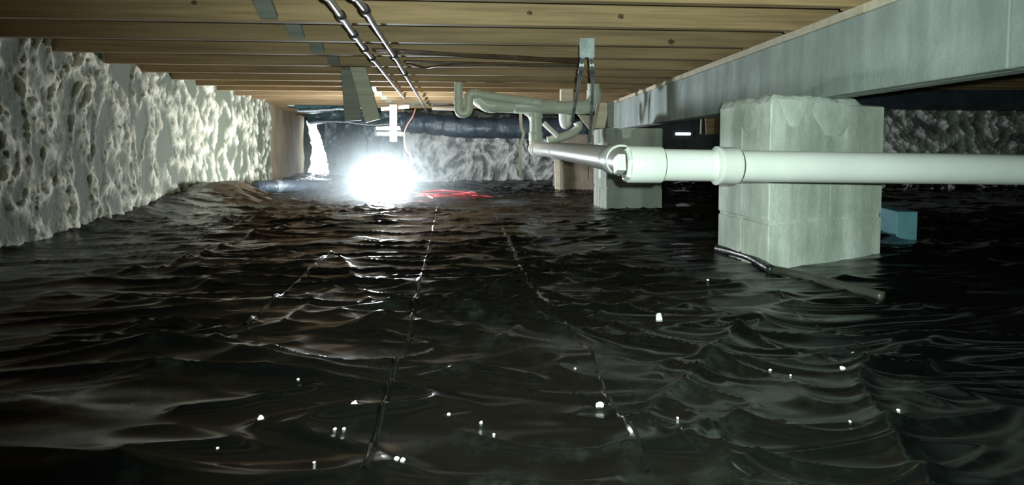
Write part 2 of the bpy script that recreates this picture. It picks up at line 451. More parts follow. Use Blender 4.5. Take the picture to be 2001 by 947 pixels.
o = far_wall('wall_far', -2.35, -.45, FY, M['tealsheet'], 5, far_keep, 420, 260, .03)
o['label'] = 'far wall behind the lamp covered in dark plastic, with a torn bright opening'
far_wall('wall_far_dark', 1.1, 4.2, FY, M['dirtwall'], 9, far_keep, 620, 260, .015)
# nearer stretch of the far wall, sprayed with foam
NY = 7.75
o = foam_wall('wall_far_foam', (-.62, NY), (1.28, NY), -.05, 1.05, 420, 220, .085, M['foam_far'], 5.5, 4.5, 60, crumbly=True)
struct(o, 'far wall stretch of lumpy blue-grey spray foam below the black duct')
flat_wall('wall_far_side', (-.56, NY+.02), (-.56, FY+.1), -.05, 1.1, M['tealsheet'], lump=.01, seed=8)
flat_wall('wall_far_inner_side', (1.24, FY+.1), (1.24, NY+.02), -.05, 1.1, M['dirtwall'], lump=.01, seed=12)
# right far: foam on a nearer stretch
def right_keep(c):
    x, z = c[..., 0], c[..., 2]
    e = 3.93+.12*perlin(z*5, z*0+2, 71)+.05*perlin(z*16, z*0, 72)+np.where(z < .35, .10, 0)
    return x > e
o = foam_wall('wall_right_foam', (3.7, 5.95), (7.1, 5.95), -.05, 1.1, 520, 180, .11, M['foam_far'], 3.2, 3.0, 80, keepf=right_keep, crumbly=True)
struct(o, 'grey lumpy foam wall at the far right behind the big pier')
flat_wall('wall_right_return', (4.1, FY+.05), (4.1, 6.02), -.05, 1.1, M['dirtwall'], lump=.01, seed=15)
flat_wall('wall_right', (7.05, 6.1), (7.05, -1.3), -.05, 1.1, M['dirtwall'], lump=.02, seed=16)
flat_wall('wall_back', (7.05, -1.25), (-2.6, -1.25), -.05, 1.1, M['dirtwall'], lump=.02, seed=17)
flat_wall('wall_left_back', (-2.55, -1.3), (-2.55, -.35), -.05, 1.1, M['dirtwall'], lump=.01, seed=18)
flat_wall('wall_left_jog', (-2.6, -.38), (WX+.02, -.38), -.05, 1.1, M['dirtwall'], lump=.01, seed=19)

# ------------------------------------------------------------------ ceiling: subfloor panels and joists
JH = .235
bm = bmesh.new(); box(bm, (-2.7, -1.35, CEIL+JH), (7.2, 9.75, CEIL+JH+.03))
ceil = struct(obj('ceiling', bm, M['subfloor']), 'wooden floor structure overhead')
def joist(y, x0, x1, dz=0.0, w=.038, h=JH, mat=None):
    bm = bmesh.new(); box(bm, (x0, y-w/2, CEIL+dz), (x1, y+w/2, CEIL+JH), .002)
    return obj('joist', bm, mat or M['joist'], ceil)
JS = .406
Y0 = FPX*.45/290+.02
k = 0
y = Y0-3*JS
BX = lambda yy: 1.17+.055*yy
while y < 9.4:
    # lapped over the beam: one run left of it, one right of it, as built
    joist(y, -2.5, BX(y)+.18, random.uniform(-.003, .003))
    joist(y+.042, BX(y)-.02, 7.1, random.uniform(-.003, .003))
    y += JS
# knots on joist faces
def knot(px, py, r):
    yj = None
    best = 9
    y = Y0-3*JS
    while y < 9.4:
        p = at(px, py, y-.0195)
        if CEIL+.01 < p.z < CEIL+JH: yj = y; break
        y += JS
    if yj is None: return
    p = at(px, py, yj-.0195); bm = bmesh.new()
    c = bm.verts.new(p+Vector((0, -.0022, 0))); ring = []
    for i in range(12):
        a = i/12*2*PI; q = r*random.uniform(.8, 1.15)
        ring.append(bm.verts.new(p+Vector((math.cos(a)*q*1.1, -.0006, math.sin(a)*q*.85))))
    for i in range(12): bm.faces.new((c, ring[i], ring[(i+1) % 12]))
    obj('knot', bm, M['knot'], ceil)
for a in ((459, 140, .02), (1213, 32, .011), (1312, 82, .014), (1035, 25, .01), (1645, 10, .01), (380, 5, .01)): knot(*a)
# band of dark insulation boxing over the sill on the far left and right is part of the structure
def board(name, a, b, w, h, mat, parent=None, up=(0, 0, 1), bev=.002):
    bm = bmesh.new(); hexa(bm, a, b, w, h, up, bev); return obj(name, bm, mat, parent)
# bridging boards and blocking between the joists
def bridging(px0, py0, px1, py1, Y, wpx, mat):
    a = at(px0, py0, Y); b = at(px1, py1, Y)
    return board('bridging_board', a, b, .019, wpx*Y/FPX, mat, ceil, up=(1, 0, 0))
y = Y0
xb = -.70
for i in range(0, 14):
    yy = y+i*JS
    if yy > 7: break
    m = M['greywood']
    s = 1 if i % 2 else -1
    bm = bmesh.new()
    hexa(bm, (xb-.05*s, yy+.02, CEIL+.01), (xb-.02*s, yy+JS-.02, CEIL+JH-.02), .06, .019, (0, 0, 1), .001)
    obj('bridging_board', bm, m, ceil)
    bm = bmesh.new()
    hexa(bm, (xb+.05, yy+.02, CEIL+JH-.02), (xb+.05, yy+JS-.02, CEIL+.01), .06, .019, (0, 0, 1), .001)
    obj('bridging_board', bm, m, ceil)

# ------------------------------------------------------------------ the long beam on piers
def sheared_box(bm, y0, y1, dx0, dx1, z0, z1, n=1):
    vs = []
    for yy in (y0, y1):
        for dx, z in ((dx0, z0), (dx1, z0), (dx1, z1), (dx0, z1)):
            vs.append(bm.verts.new((BX(yy)+dx, yy, z)))
    for f in ((0, 1, 2, 3), (7, 6, 5, 4), (0, 4, 5, 1), (1, 5, 6, 2), (2, 6, 7, 3), (3, 7, 4, 0)):
        bm.faces.new([vs[i] for i in f])
BZ = CAM.z+.18
beam = empty('support_beam', (BX(2), 2, BZ), 'long grey-green painted beam running over the block piers at right', 'beam')
segs = [(-.9, 1.35), (1.353, 3.35), (3.353, 5.0), (5.003, 6.7)]
for i, (s0, s1) in enumerate(segs):
    bm = bmesh.new(); sheared_box(bm, s0, s1, -.002*(i % 2), .045, BZ, CEIL-.028)
    bmesh.ops.bevel(bm, geom=bm.edges[:], offset=.003, segments=1, affect='EDGES')
    obj('plank', bm, M['beam'], beam)
    bm = bmesh.new(); sheared_box(bm, s0-.02, s1-.02, .048, .105, BZ, CEIL-.028)
    obj('plank', bm, M['beam'], beam)
for i, (s0, s1) in enumerate([(-.9, 1.9), (1.903, 4.33), (4.345, 4.95), (5.05, 5.7), (5.8, 6.6)]):
    bm = bmesh.new(); sheared_box(bm, s0, s1, -.012, .115, CEIL-.028, CEIL)
    bmesh.ops.bevel(bm, geom=bm.edges[:], offset=.002, segments=1, affect='EDGES')
    o = obj('sill_board', bm, M['palewood'], beam); o['label'] = 'tan wooden strip along the top of the beam'
# white drip of mortar up the beam face over the pier
settle(beam)

# second dark beam behind, right
bm = bmesh.new(); p = at(1700, 205, 4.6)
box(bm, (2.9, 4.6, CAM.z+.30), (7.0, 4.7, CEIL), .004)
tag(obj('rear_beam', bm, M['duct']), 'dark beam crossing behind the big pier at upper right', 'beam')

# ------------------------------------------------------------------ piers
def lump_quad(bm, P, seed, amp): pass
def block_bm(c00, c10, c11, c01, z0, z1, bev=.006, cuts=0):
    bm = bmesh.new()
    lo = [bm.verts.new((*c, z0)) for c in (c00, c10, c11, c01)]; hi = [bm.verts.new((*c, z1)) for c in (c00, c10, c11, c01)]
    bm.faces.new(lo[::-1]); bm.faces.new(hi)
    for i in range(4): bm.faces.new((lo[i], lo[(i+1) % 4], hi[(i+1) % 4], hi[i]))
    bmesh.ops.bevel(bm, geom=bm.edges[:], offset=bev, segments=2, affect='EDGES')
    return bm
def lerp2(a, b, t): return (a[0]+(b[0]-a[0])*t, a[1]+(b[1]-a[1])*t)
def pier(name, label, corner, right, left, z0, zs, mat, jitter=.003, split='alt', grp=None):
    """plan corners: near corner, right corner, left corner (x, y)"""
    back = (right[0]+left[0]-corner[0], right[1]+left[1]-corner[1])
    root = empty(name, (corner[0], corner[1], 0), label, 'pier', grp)
    for i, (za, zb) in enumerate(zs):
        g = .004
        j = random.uniform(-jitter, jitter)
        c = (corner[0]+j, corner[1]+j); r = (right[0]+j, right[1]+j); l = (left[0]+j, left[1]); b = (back[0]+j, back[1])
        if i % 2:   # two blocks side by side, seam in the face towards the viewer
            m0, m1 = lerp2(c, r, .5), lerp2(l, b, .5); e0, e1 = lerp2(c, r, .507), lerp2(l, b, .507)
            obj('block', block_bm(c, m0, m1, l, za+g, zb), mat, root, angle=40)
            obj('block', block_bm(e0, r, b, e1, za+g, zb), mat, root, angle=40)
        else:
            m0, m1 = lerp2(c, l, .5), lerp2(r, b, .5); e0, e1 = lerp2(c, l, .507), lerp2(r, b, .507)
            obj('block', block_bm(c, r, m1, m0, za+g, zb), mat, root, angle=40)
            obj('block', block_bm(e0, e1, b, l, za+g, zb), mat, root, angle=40)
    # mortar core set back from the faces
    ins = .006
    cx = (corner[0]+back[0])/2; cy = (corner[1]+back[1])/2
    def inn(p): return (p[0]+(cx-p[0])*.03, p[1]+(cy-p[1])*.03)
    obj('mortar_joint', block_bm(inn(corner), inn(right), inn(back), inn(left), zs[0][0], zs[-1][1]-.004, .002), mat, root)
    return root
pc = onz(1500, 521, 0.0); K = (pc.x, pc.y)
def at_ray(px, y):  # x at depth y for pixel column px near the horizon
    return at(px, 290, y).x
pr_y = K[1]+.225; pl_y = K[1]+.40
R_ = (at_ray(1727, pr_y), pr_y); L_ = (at_ray(1404, pl_y), pl_y)
zt = at(1500, 196, K[1]).z
c1 = at(1500, 437, K[1]).z; h = (zt-c1)/2
big = pier('block_pier', 'large pale concrete block pier nearest the camera, behind the white pipe', K, R_, L_, 0,
           [(-.06, c1), (c1, c1+h), (c1+h, zt)], M['block_big'])
# mortar smears: top bed squeezed up round the beam, and runs down the faces
def blob(name, mat, parent, pts, r, seed, sq=(1, 1, 1)):
    for (x, y, z), rr in zip(pts, r):
        bm = bmesh.new(); bmesh.ops.create_icosphere(bm, subdivisions=3, radius=1)
        co = np.array([v.co[:] for v in bm.verts])
        nn = 1+.28*perlin(co[:, 0]*2+seed+x*9, co[:, 1]*2+co[:, 2]*2.3, seed)
        for v, q in zip(bm.verts, nn):
            v.co = Vector((x+v.co.x*rr*sq[0]*q, y+v.co.y*rr*sq[1]*q, z+v.co.z*rr*sq[2]*q))
        obj(name, bm, mat, parent, smooth=True)
def face_pt(A, B, t, z, out=.0):
    d = Vector((B[0]-A[0], B[1]-A[1], 0)); n = Vector((d.y, -d.x, 0)).normalized()
    return (A[0]+d.x*t+n.x*out, A[1]+d.y*t+n.y*out, z)
# the bed of mortar on top (one lumpy slab)
def mortar_cap(parent, K, R_, L_, zt, hh, seed, xin=(.0, 1), t0=.0, t1=1.0):
    B_ = (R_[0]+L_[0]-K[0], R_[1]+L_[1]-K[1])
    n = 40; U, V = np.meshgrid(np.linspace(0, 1, n), np.linspace(0, 1, n), indexing='ij')
    px = K[0]+(R_[0]-K[0])*U+(L_[0]-K[0])*V; py = K[1]+(R_[1]-K[1])*U+(L_[1]-K[1])*V
    edge = np.minimum(np.minimum(U, 1-U), np.minimum(V, 1-V))
    right = np.clip((t1-U)/.12, 0, 1)
    z = zt-.004+hh*np.clip(edge/.07, 0, 1)**.5*(.75+.6*fbm(px*9, py*9, 3, seed))*right
    z = np.minimum(z, BZ+.004)
    return grid_mesh('mortar_bed', np.stack([px, py, z], -1), M['mortar'], parent)
mortar_cap(big, K, R_, L_, zt, BZ-zt+.03, 5, t1=.82)
# splashed mortar runs on the two visible faces, thin raised skins
def smear(parent, A, B, t, w, ztop, zbot, seed, th=.0025):
    n = 14; m = 60
    d = Vector((B[0]-A[0], B[1]-A[1], 0)); L = d.length; d /= L; nn = Vector((d.y, -d.x, 0))
    P = np.zeros((n, m, 3))
    for j in range(m):
        q = j/(m-1); z = ztop+(zbot-ztop)*q
        ww = w*(1-.55*q)*(1+.5*float(perlin(np.array([z*14]), np.array([seed*3.1]), seed)[0]))
        ww = max(ww*(1 if q < .93 else (1-q)/.07), .001)
        cx = t*L+.012*float(perlin(np.array([z*9]), np.array([seed*1.7]), seed+1)[0])
        for i in range(n):
            s = (i/(n-1)-.5)*2
            o_ = th*(1-s**4)*1.0-.001
            p = Vector((A[0], A[1], 0))+d*(cx+s*ww/2)+nn*o_
            P[i, j] = (p.x, p.y, z)
    return grid_mesh('mortar_smear', P, M['smear'], parent)
for t, w_, za, zb, sd in ((.20, .15, zt+.005, zt-.09, 3), (.52, .20, zt, zt-.12, 5)):
    smear(big, K, R_, t, w_, za, zb, sd)
smear(big, L_, K, .6, .16, zt, zt-.10, 9)
# mortar splash on the beam side above the pier
def beam_smear(y0, w, z0, z1, seed):
    n, m = 12, 30; P = np.zeros((n, m, 3))
    for j in range(m):
        q = j/(m-1); z = z0+(z1-z0)*q; ww = w*(1-.25*q)*(1+.35*float(perlin(np.array([z*16]), np.array([seed*2.7]), seed)[0]))
        if q > .93: ww *= (1-q)/.07+.02
        for i in range(n):
            s = (i/(n-1)-.5)*2; yy = y0+s*ww/2
            P[i, j] = (BX(yy)-.0005-.002*(1-s**4), yy, z)
    o = grid_mesh('mortar_smear', P, M['beam_wash'], beam); o.matrix_parent_inverse = beam.matrix_world.inverted(); return o
beam_smear(2.75, .19, BZ, BZ+.235, 21)
settle(big)

# second pier
pc2 = onz(1185, 407, 0.0); K2 = (pc2.x, pc2.y)
R2 = (at_ray(1295, K2[1]+.03), K2[1]+.03); L2 = (at_ray(1160, K2[1]+.40), K2[1]+.40)
z2 = at(1185, 250, K2[1]).z; c2 = at(1185, 368, K2[1]).z; h2 = (z2-c2)/2
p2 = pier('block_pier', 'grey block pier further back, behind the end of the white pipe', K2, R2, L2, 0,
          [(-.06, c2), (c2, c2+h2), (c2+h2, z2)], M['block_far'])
smear(p2, K2, R2, .35, .13, z2, z2-.07, 14); smear(p2, L2, K2, .5, .2, z2-.1, z2-.35, 15)
settle(p2)
# stacked pale shims between second pier and beam
def prop(px0, px1, py0, py1, Y, th, mat, name, label, cat, lean=0):
    a = at(px0, py1, Y); b = at(px1, py0, Y)
    bm = bmesh.new(); box(bm, (a.x, Y, a.z), (b.x, Y+th, b.z), .003)
    if lean:
        for v in bm.verts:
            if v.co.z > (a.z+b.z)/2: v.co.x += lean
    return tag(obj(name, bm, mat), label, cat)
prop(1164, 1183, 200, 250, K2[1]+.06, .12, M['palewood'], 'wood_post', 'short pale leaning wooden post on the rear pier under the beam end', 'post', .03)
prop(1188, 1200, 198, 249, K2[1]+.04, .05, M['greywood'], 'wood_post', 'narrow dark wooden post beside the pale one on the rear pier', 'post')

# third, brown pier further back
pc3 = onz(1089, 372, 0.0); K3 = (pc3.x, pc3.y)
R3 = (K3[0]+.60, K3[1]); L3 = (at_ray(1081, K3[1]+.35), K3[1]+.35)
z3 = at(1085, 262, K3[1]).z
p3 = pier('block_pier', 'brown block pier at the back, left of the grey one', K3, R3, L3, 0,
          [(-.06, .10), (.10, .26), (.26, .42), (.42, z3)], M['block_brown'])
settle(p3)
a = at(1090, 375, K3[1]-.06); 
bm = bmesh.new(); hexa(bm, (a.x, K3[1]-.06, fh(a.x, K3[1]-.06)-.005), (a.x-.01, K3[1]-.05, .36), .05, .03, (0, 1, 0), .003)
tag(obj('wood_stake', bm, M['palewood']), 'thin pale stake standing against the brown pier', 'stake')

# ------------------------------------------------------------------ drain line
drain = empty('drain_line', at(1260, 325, 2.0), 'white plastic drain pipe crossing the right foreground and running back to a tee', 'pipe')
RP = .0445
def wpt(px, py, Y): return at(px, py, Y)
def ddist(px, py, rpx, r):   # point at the depth where radius r appears rpx pixels wide
    ray = FWD + RGT*((px-CXP)/FPX) - UPV*((py-CYP)/FPX)
    return CAM + ray*(r*FPX/rpx)
P_r = ddist(2090, 333, 29.5, RP); P_m = ddist(1440, 324, 30.8, RP); P_l = ddist(1222, 321, 31.5, RP)
dirp = (P_r-P_l).normalized()
bm = bmesh.new(); tube(bm, [P_l+dirp*.03, P_m, P_r], RP, 48); obj('pipe', bm, M['pvc'], drain, angle=40)
def onaxis(px):   # the point of the pipe's own axis seen in this column
    best = min((abs(((P_l+dirp*(t/1000)-CAM).dot(RGT)/(P_l+dirp*(t/1000)-CAM).dot(FWD))*FPX+CXP-px), t) for t in range(-100, 1300))
    return P_l+dirp*(best[1]/1000)
c0 = onaxis(1226); c1_ = onaxis(1292)
bm = bmesh.new(); cyl(bm, c0, c0+(c1_-c0), RP+.0065, 48); o = obj('coupling', bm, M['pvc'], drain, angle=40)
h0 = onaxis(1396); h1 = onaxis(1442)
bm = bmesh.new(); tube(bm, [h0, h0+dirp*.004, h0+dirp*.012, h0+dirp*.016, h1-dirp*.01, h1-dirp*.003, h1], [RP, RP+.010, RP+.010, RP+.0075, RP+.0075, RP+.0055, RP], 48); obj('coupling', bm, M['pvc'], drain, angle=40)
# cleanout plug at the left end: dark disc painting the recess shade, hexagonal rim, square boss
dl = (c0-c1_).normalized()
tocam = (CAM-c0).normalized()
bm = bmesh.new(); tube(bm, [c0-dl*.01, c0+dl*.006, c0+dl*.010], [RP+.005, RP+.004, RP-.001], 6); obj('cleanout_plug', bm, M['pvc'], drain, angle=30)
bm = bmesh.new(); hexa(bm, c0+dl*.008, c0+dl*.034, .05, .046, (0, .3, 1), .003); obj('plug_nut', bm, M['pvc'], drain)
bm = bmesh.new(); tube(bm, [c0+dl*.0095, c0+dl*.0115], RP-.006, 32); obj('recess_shade', bm, M['joint_shade'], drain)
for q, rr in ((c1_, RP+.0012), (h1, RP+.0012)):
    bm = bmesh.new(); tube(bm, [q, q+dirp*.003], rr, 40); obj('joint_shade_ring', bm, M['joint_shade'], drain, angle=40)  # dark ring colour stands in for the shadow at the coupling edge
# wye body behind the coupling joining the pipe that runs back
J0 = ddist(1218, 318, 27, RP-.004)+Vector((0, .03, 0))
yc = c0+(c1_-c0)*.25
TJ = ddist(1046, 290, 12.2, RP)             # far tee elbow
A_mid = ddist(1200, 311, 26.5, RP)
bm = bmesh.new()
runA = [yc+Vector((0, .01, .0)), A_mid, A_mid*.5+TJ*.5+Vector((0, 0, .004)), TJ]
tube(bm, smooth_path(runA, 6), RP*.98, 40); obj('pipe', bm, M['pvc_shine'], drain, angle=50)
dA = (TJ-A_mid).normalized()
bm = bmesh.new(); cyl(bm, A_mid-dA*.10, A_mid+dA*.02, RP+.005, 40); o = obj('coupling', bm, M['pvc'], drain, angle=40)
for s in (.0, .09, .20):
    bm = bmesh.new(); cyl(bm, TJ-dA*(s+.0), TJ-dA*(s+.05), RP+.007, 32); obj('coupling', bm, M['pvc_shine'], drain, angle=40)
bm = bmesh.new(); tube(bm, smooth_path([A_mid*.45+TJ*.55-dA*.012, A_mid*.45+TJ*.55+dA*.012], 1), RP+.0025, 32); obj('coupling', bm, M['pvc_shine'], drain, angle=40)
TD = TJ.y
# vertical leg from the run up to the tee
T_top = at(1046, 212, TD)
bm = bmesh.new(); tube(bm, smooth_path([TJ+Vector((0, 0, -.01)), TJ+Vector((0, 0, .04)), at(1047, 250, TD), T_top], 4), RP, 32); obj('pipe', bm, M['pvc_old'], drain, angle=50)
bm = bmesh.new(); cyl(bm, at(1047, 275, TD), at(1047, 258, TD), RP+.006, 32); obj('coupling', bm, M['pvc_old'], drain, angle=40)
bm = bmesh.new(); cyl(bm, at(1047, 232, TD), T_top, RP+.006, 32)
tube(bm, smooth_path([at(1047, 240, TD), at(1040, 222, TD), at(1022, 209, TD)], 4), [RP*.9]*9, 24); obj('tee', bm, M['pvc_old'], drain, angle=40)
# large run to left (ends in open-looking bend) and right
TL = at(955, 206, TD-.05); TR = at(1140, 209, TD-.02)
bm = bmesh.new(); tube(bm, [TL, T_top+Vector((0, 0, .003)), TR], RP, 32); obj('pipe', bm, M['pvc_old'], drain, angle=50)
bm = bmesh.new(); tube(bm, smooth_path([at(968, 206, TD-.05), TL, at(938, 196, TD-.05), at(928, 184, TD-.04)], 5), RP+.006, 32); obj('elbow', bm, M['pvc_old'], drain, angle=50)
bm = bmesh.new(); tube(bm, smooth_path([at(932, 199, TD-.105), at(941, 210, TD-.115), at(953, 219, TD-.105)], 4), .0045, 8); obj('elbow_rim', bm, M['pvc'], drain, smooth=True)
bm = bmesh.new(); cyl(bm, at(1005, 207, TD-.04), at(1085, 208, TD-.02), RP+.006, 32); obj('coupling', bm, M['pvc_old'], drain, angle=40)
bm = bmesh.new(); tube(bm, smooth_path([at(1128, 209, TD-.02), TR, at(1155, 206, TD), at(1160, 190, TD), at(1160, 176, TD)], 5), RP+.006, 32); obj('elbow', bm, M['pvc_old'], drain, angle=50)
bm = bmesh.new(); tube(bm, [at(1160, 180, TD), Vector((at(1160, 180, TD).x, TD, CEIL+.2))], RP, 32); obj('pipe', bm, M['pvc_old'], drain, angle=50)
# trap at the left: straight drop, bend, rise, then the thin run to the tee
Q = TD-.12; r2 = .030
d0 = at(896, 144, Q)
bm = bmesh.new(); tube(bm, [Vector((d0.x, Q, CEIL+.2)), at(896, 200, Q)], r2*.97, 28); obj('pipe', bm, M['pvc_old'], drain, angle=50)
bm = bmesh.new(); tube(bm, smooth_path([at(896, 196, Q), at(896, 212, Q), at(899, 220, Q), at(906, 222, Q), at(913, 219, Q), at(916, 210, Q), at(916, 195, Q), at(917, 187, Q), at(922, 183, Q), at(930, 183, Q)], 5), r2, 28); obj('trap', bm, M['pvc_old'], drain, angle=50)
bm = bmesh.new(); cyl(bm, at(896, 202, Q), at(896, 192, Q), r2+.004, 28); obj('coupling', bm, M['pvc_old'], drain, angle=40)
bm = bmesh.new(); tube(bm, [at(926, 183, Q), at(1052, 201, TD-.06)], r2*.97, 28); obj('pipe', bm, M['pvc_old'], drain, angle=50)
bm = bmesh.new(); cyl(bm, at(925, 183, Q), at(934, 184, Q), r2+.004, 28); obj('coupling', bm, M['pvc_old'], drain, angle=40)
bm = bmesh.new(); tube(bm, smooth_path([at(1042, 199, TD-.06), at(1054, 202, TD-.06), at(1058, 208, TD-.03), at(1052, 214, TD)], 5), r2+.004, 28); obj('elbow', bm, M['pvc_old'], drain, angle=50)
# lower trap and slanted pipe right of the tee
Q2 = TD+.35
bm = bmesh.new(); tube(bm, smooth_path([at(1100, 212, Q2), at(1101, 236, Q2), at(1105, 244, Q2), at(1110, 236, Q2), at(1110, 224, Q2)], 5), .034, 24); obj('trap', bm, M['pvc'], drain, angle=50)
bm = bmesh.new(); tube(bm, smooth_path([at(1070, 275, Q2+.1), at(1110, 264, Q2+.1), at(1130, 250, Q2+.1), at(1128, 238, Q2+.1)], 5), .034, 24); obj('pipe', bm, M['pvc_old'], drain, angle=50)
bm = bmesh.new(); tube(bm, [at(1062, 240, Q2+.05), at(1090, 266, Q2+.05)], .02, 20); obj('pipe', bm, M['pvc_shine'], drain, angle=50)
settle(drain)

# ------------------------------------------------------------------ steel hanger
HD = TD-.25
hang = empty('pipe_hanger', at(1146, 110, HD), 'galvanised steel strap hanger looped down from a joist around the drain pipes', 'hanger')
pw = lambda n: n*HD/FPX
bm = bmesh.new(); a = at(1133, 112, 2.75); 
def strap(p, q, wdt, th, parent, name='strap'):
    bm = bmesh.new(); hexa(bm, p, q, wdt, th, (0, 1, 0), .0008); return obj(name, bm, M['steel'], parent)
# top plate nailed to a joist face, nearer to the camera
ykj = Y0
while at(1147, 92, ykj).z < CEIL+.015 and ykj < 6: ykj += .001
jy = min([Y0+i*JS for i in range(-2, 12)], key=lambda v: abs(v-.021-ykj)) - .0195
PD = jy-.006
strap(at(1147, 74, PD), at(1147, 112, PD), 30*PD/FPX, .004, hang, 'plate')
for sx, sy in ((1140, 82), (1154, 80), (1141, 103), (1153, 104)):
    bm = bmesh.new(); p = at(sx, sy, PD); tube(bm, [p+Vector((0, -.002, 0)), p+Vector((0, -.008, 0))], .006, 10); obj('bolt', bm, M['palewood'] if False else M['steel'], hang)
def strip_strap(pts, wpx, n=5):
    P = smooth_path(pts, n); bm = bmesh.new(); L = []
    for p in P:
        w2 = wpx*.5*P[0].y/FPX
        L.append([bm.verts.new(p+Vector((sx*w2, sy, 0))) for sx, sy in ((-1, 0), (1, 0), (1, .003), (-1, .003))])
    for A, B in zip(L, L[1:]):
        for i in range(4): bm.faces.new((A[i], A[(i+1) % 4], B[(i+1) % 4], B[i]))
    bm.faces.new(L[0][::-1]); bm.faces.new(L[-1])
    o = obj('strap', bm, M['steel'], hang)
    # punched holes shown as dark rivet-like dimples set on the band
    bm = bmesh.new()
    for i in range(2, len(P)-1, 1):
        p = P[i]+Vector((0, -.0008, 0)); tube(bm, [p, p+Vector((0, .0012, 0))], .0035, 8)
    o2 = obj('strap_holes', bm, M['rubber'], o); o2['kind'] = 'stuff'
strip_strap([at(1139, 110, PD), at(1133, 150, PD+.12), at(1128, 180, HD-.3), at(1122, 215, HD-.1), at(1118, 238, HD)], 9, 7)
strip_strap([at(1155, 110, PD), at(1158, 150, PD+.12), at(1158, 180, HD-.3), at(1156, 225, HD-.1), at(1152, 278, HD)], 9, 7)
settle(hang)
# thin strap beside the tee
bm = bmesh.new()
P = smooth_path([at(1017, 222, TD+.05), at(1019, 250, TD+.05), at(1023, 262, TD+.05), at(1017, 290, TD+.05), at(1017, 340, TD+.05)], 6)
for A, B in zip(P, P[1:]): hexa(bm, A, B, .020, .003, (0, 1, 0))
tag(obj('hanging_strap', bm, M['palewood']), 'thin pale strap dangling left of the pipe tee', 'strap')

# ------------------------------------------------------------------ ducts
def duct(name, pts, r, mat, label, n=8, rings=True, seed=1, seg=40, wr=.06):
    P = smooth_path(pts, n); L = [0]
    for A, B in zip(P, P[1:]): L.append(L[-1]+(B-A).length)
    def rf(i, a):
        s = L[i]; ph = math.sin(s*2*PI/.20)
        base = 1-.10*max(0, ph)**4
        return base+wr*float(perlin(np.array([s*7+seed]), np.array([math.cos(a)*1.6+math.sin(a)*1.1]), seed)[0])+.02*math.sin(s*2*PI/.035)
    bm = bmesh.new(); tube(bm, P, r, seg, True, rf)
    return tag(obj(name, bm, mat, smooth=True), label, 'duct')
duct('flexible_duct', [at(790, 238, 7.2), at(815, 240, 7.15), at(850, 243, 7.1), at(900, 248, 7.05), at(960, 250, 7.0), at(1040, 250, 7.0), at(1120, 252, 7.0), at(1165, 256, 7.0)],
     .118, M['duct'], 'round black flexible duct hung along the far foam wall', 14)

# plastic-wrapped insulation sagging under the far joists, left
def sag_sheet(name, x0, x1, y0, y1, zf, mat, label, cat, n=140, m=40, seed=3):
    U, V = np.meshgrid(np.linspace(0, 1, n), np.linspace(0, 1, m), indexing='ij')
    x = x0+(x1-x0)*U; y = y0+(y1-y0)*V
    z = zf(U, V)+.018*fbm(x*4, y*4, 3, seed)+.012*ridge(x*5, y*3, seed+3, 3, 1.6)
    o = grid_mesh(name, np.stack([x, y, z], -1), mat)
    md = o.modifiers.new('thickness', 'SOLIDIFY'); md.thickness = .006
    return tag(o, label, cat)
WY0 = 6.5
zb = at(600, 212, WY0).z
def wrap(name, px0, px1, Y, topf, botf, depth, mat, label, seed):
    """an insulation batt wrapped in black plastic: front face, rounded lower edge and belly"""
    n, m = 160, 36
    P = np.zeros((n, m, 3)); x0 = at(px0, 250, Y).x; x1 = at(px1, 250, Y).x
    for i in range(n):
        u = i/(n-1); x = x0+(x1-x0)*u
        zt_ = topf(u); zb_ = botf(u); hgt = zt_-zb_
        for j in range(m):
            v = j/(m-1); a = v*PI
            yy = Y+depth/2-depth/2*math.sin(min(a*1.0, PI))*1.0 if False else 0
            # profile: down the front, round the bottom, up at the back
            if v < .4: q = v/.4; yy = 0+.02*math.sin(q*PI); zz = zt_-hgt*q
            elif v < .75: q = (v-.4)/.35; yy = depth*q; zz = zb_-.03*math.sin(q*PI)
            else: q = (v-.75)/.25; yy = depth; zz = zb_+hgt*q
            P[i, j] = (x, Y+yy, zz)
    nz = .5*fbm(P[..., 0]*5, P[..., 2]*7+P[..., 1]*3, 4, seed)
    P[..., 1] -= .035*nz; P[..., 2] += .012*nz
    o = tag(grid_mesh(name, P, mat), label, 'insulation')
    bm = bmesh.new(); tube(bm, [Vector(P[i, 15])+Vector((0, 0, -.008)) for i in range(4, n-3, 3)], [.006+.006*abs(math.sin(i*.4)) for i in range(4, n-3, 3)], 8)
    obj('edge_glint', bm, M['glint'], o, smooth=True); return o  # pale tube stands in for the glossy reflection along the lower edge
zA = lambda py, Y: at(650, py, Y).z
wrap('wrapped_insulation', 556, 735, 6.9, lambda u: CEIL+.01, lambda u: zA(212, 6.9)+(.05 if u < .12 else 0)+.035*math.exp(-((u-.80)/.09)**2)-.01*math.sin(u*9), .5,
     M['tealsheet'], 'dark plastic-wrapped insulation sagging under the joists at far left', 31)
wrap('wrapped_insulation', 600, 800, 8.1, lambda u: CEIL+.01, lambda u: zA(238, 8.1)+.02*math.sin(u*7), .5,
     M['tealsheet'], 'second dark wrapped batt hanging further back over the lamp', 37)
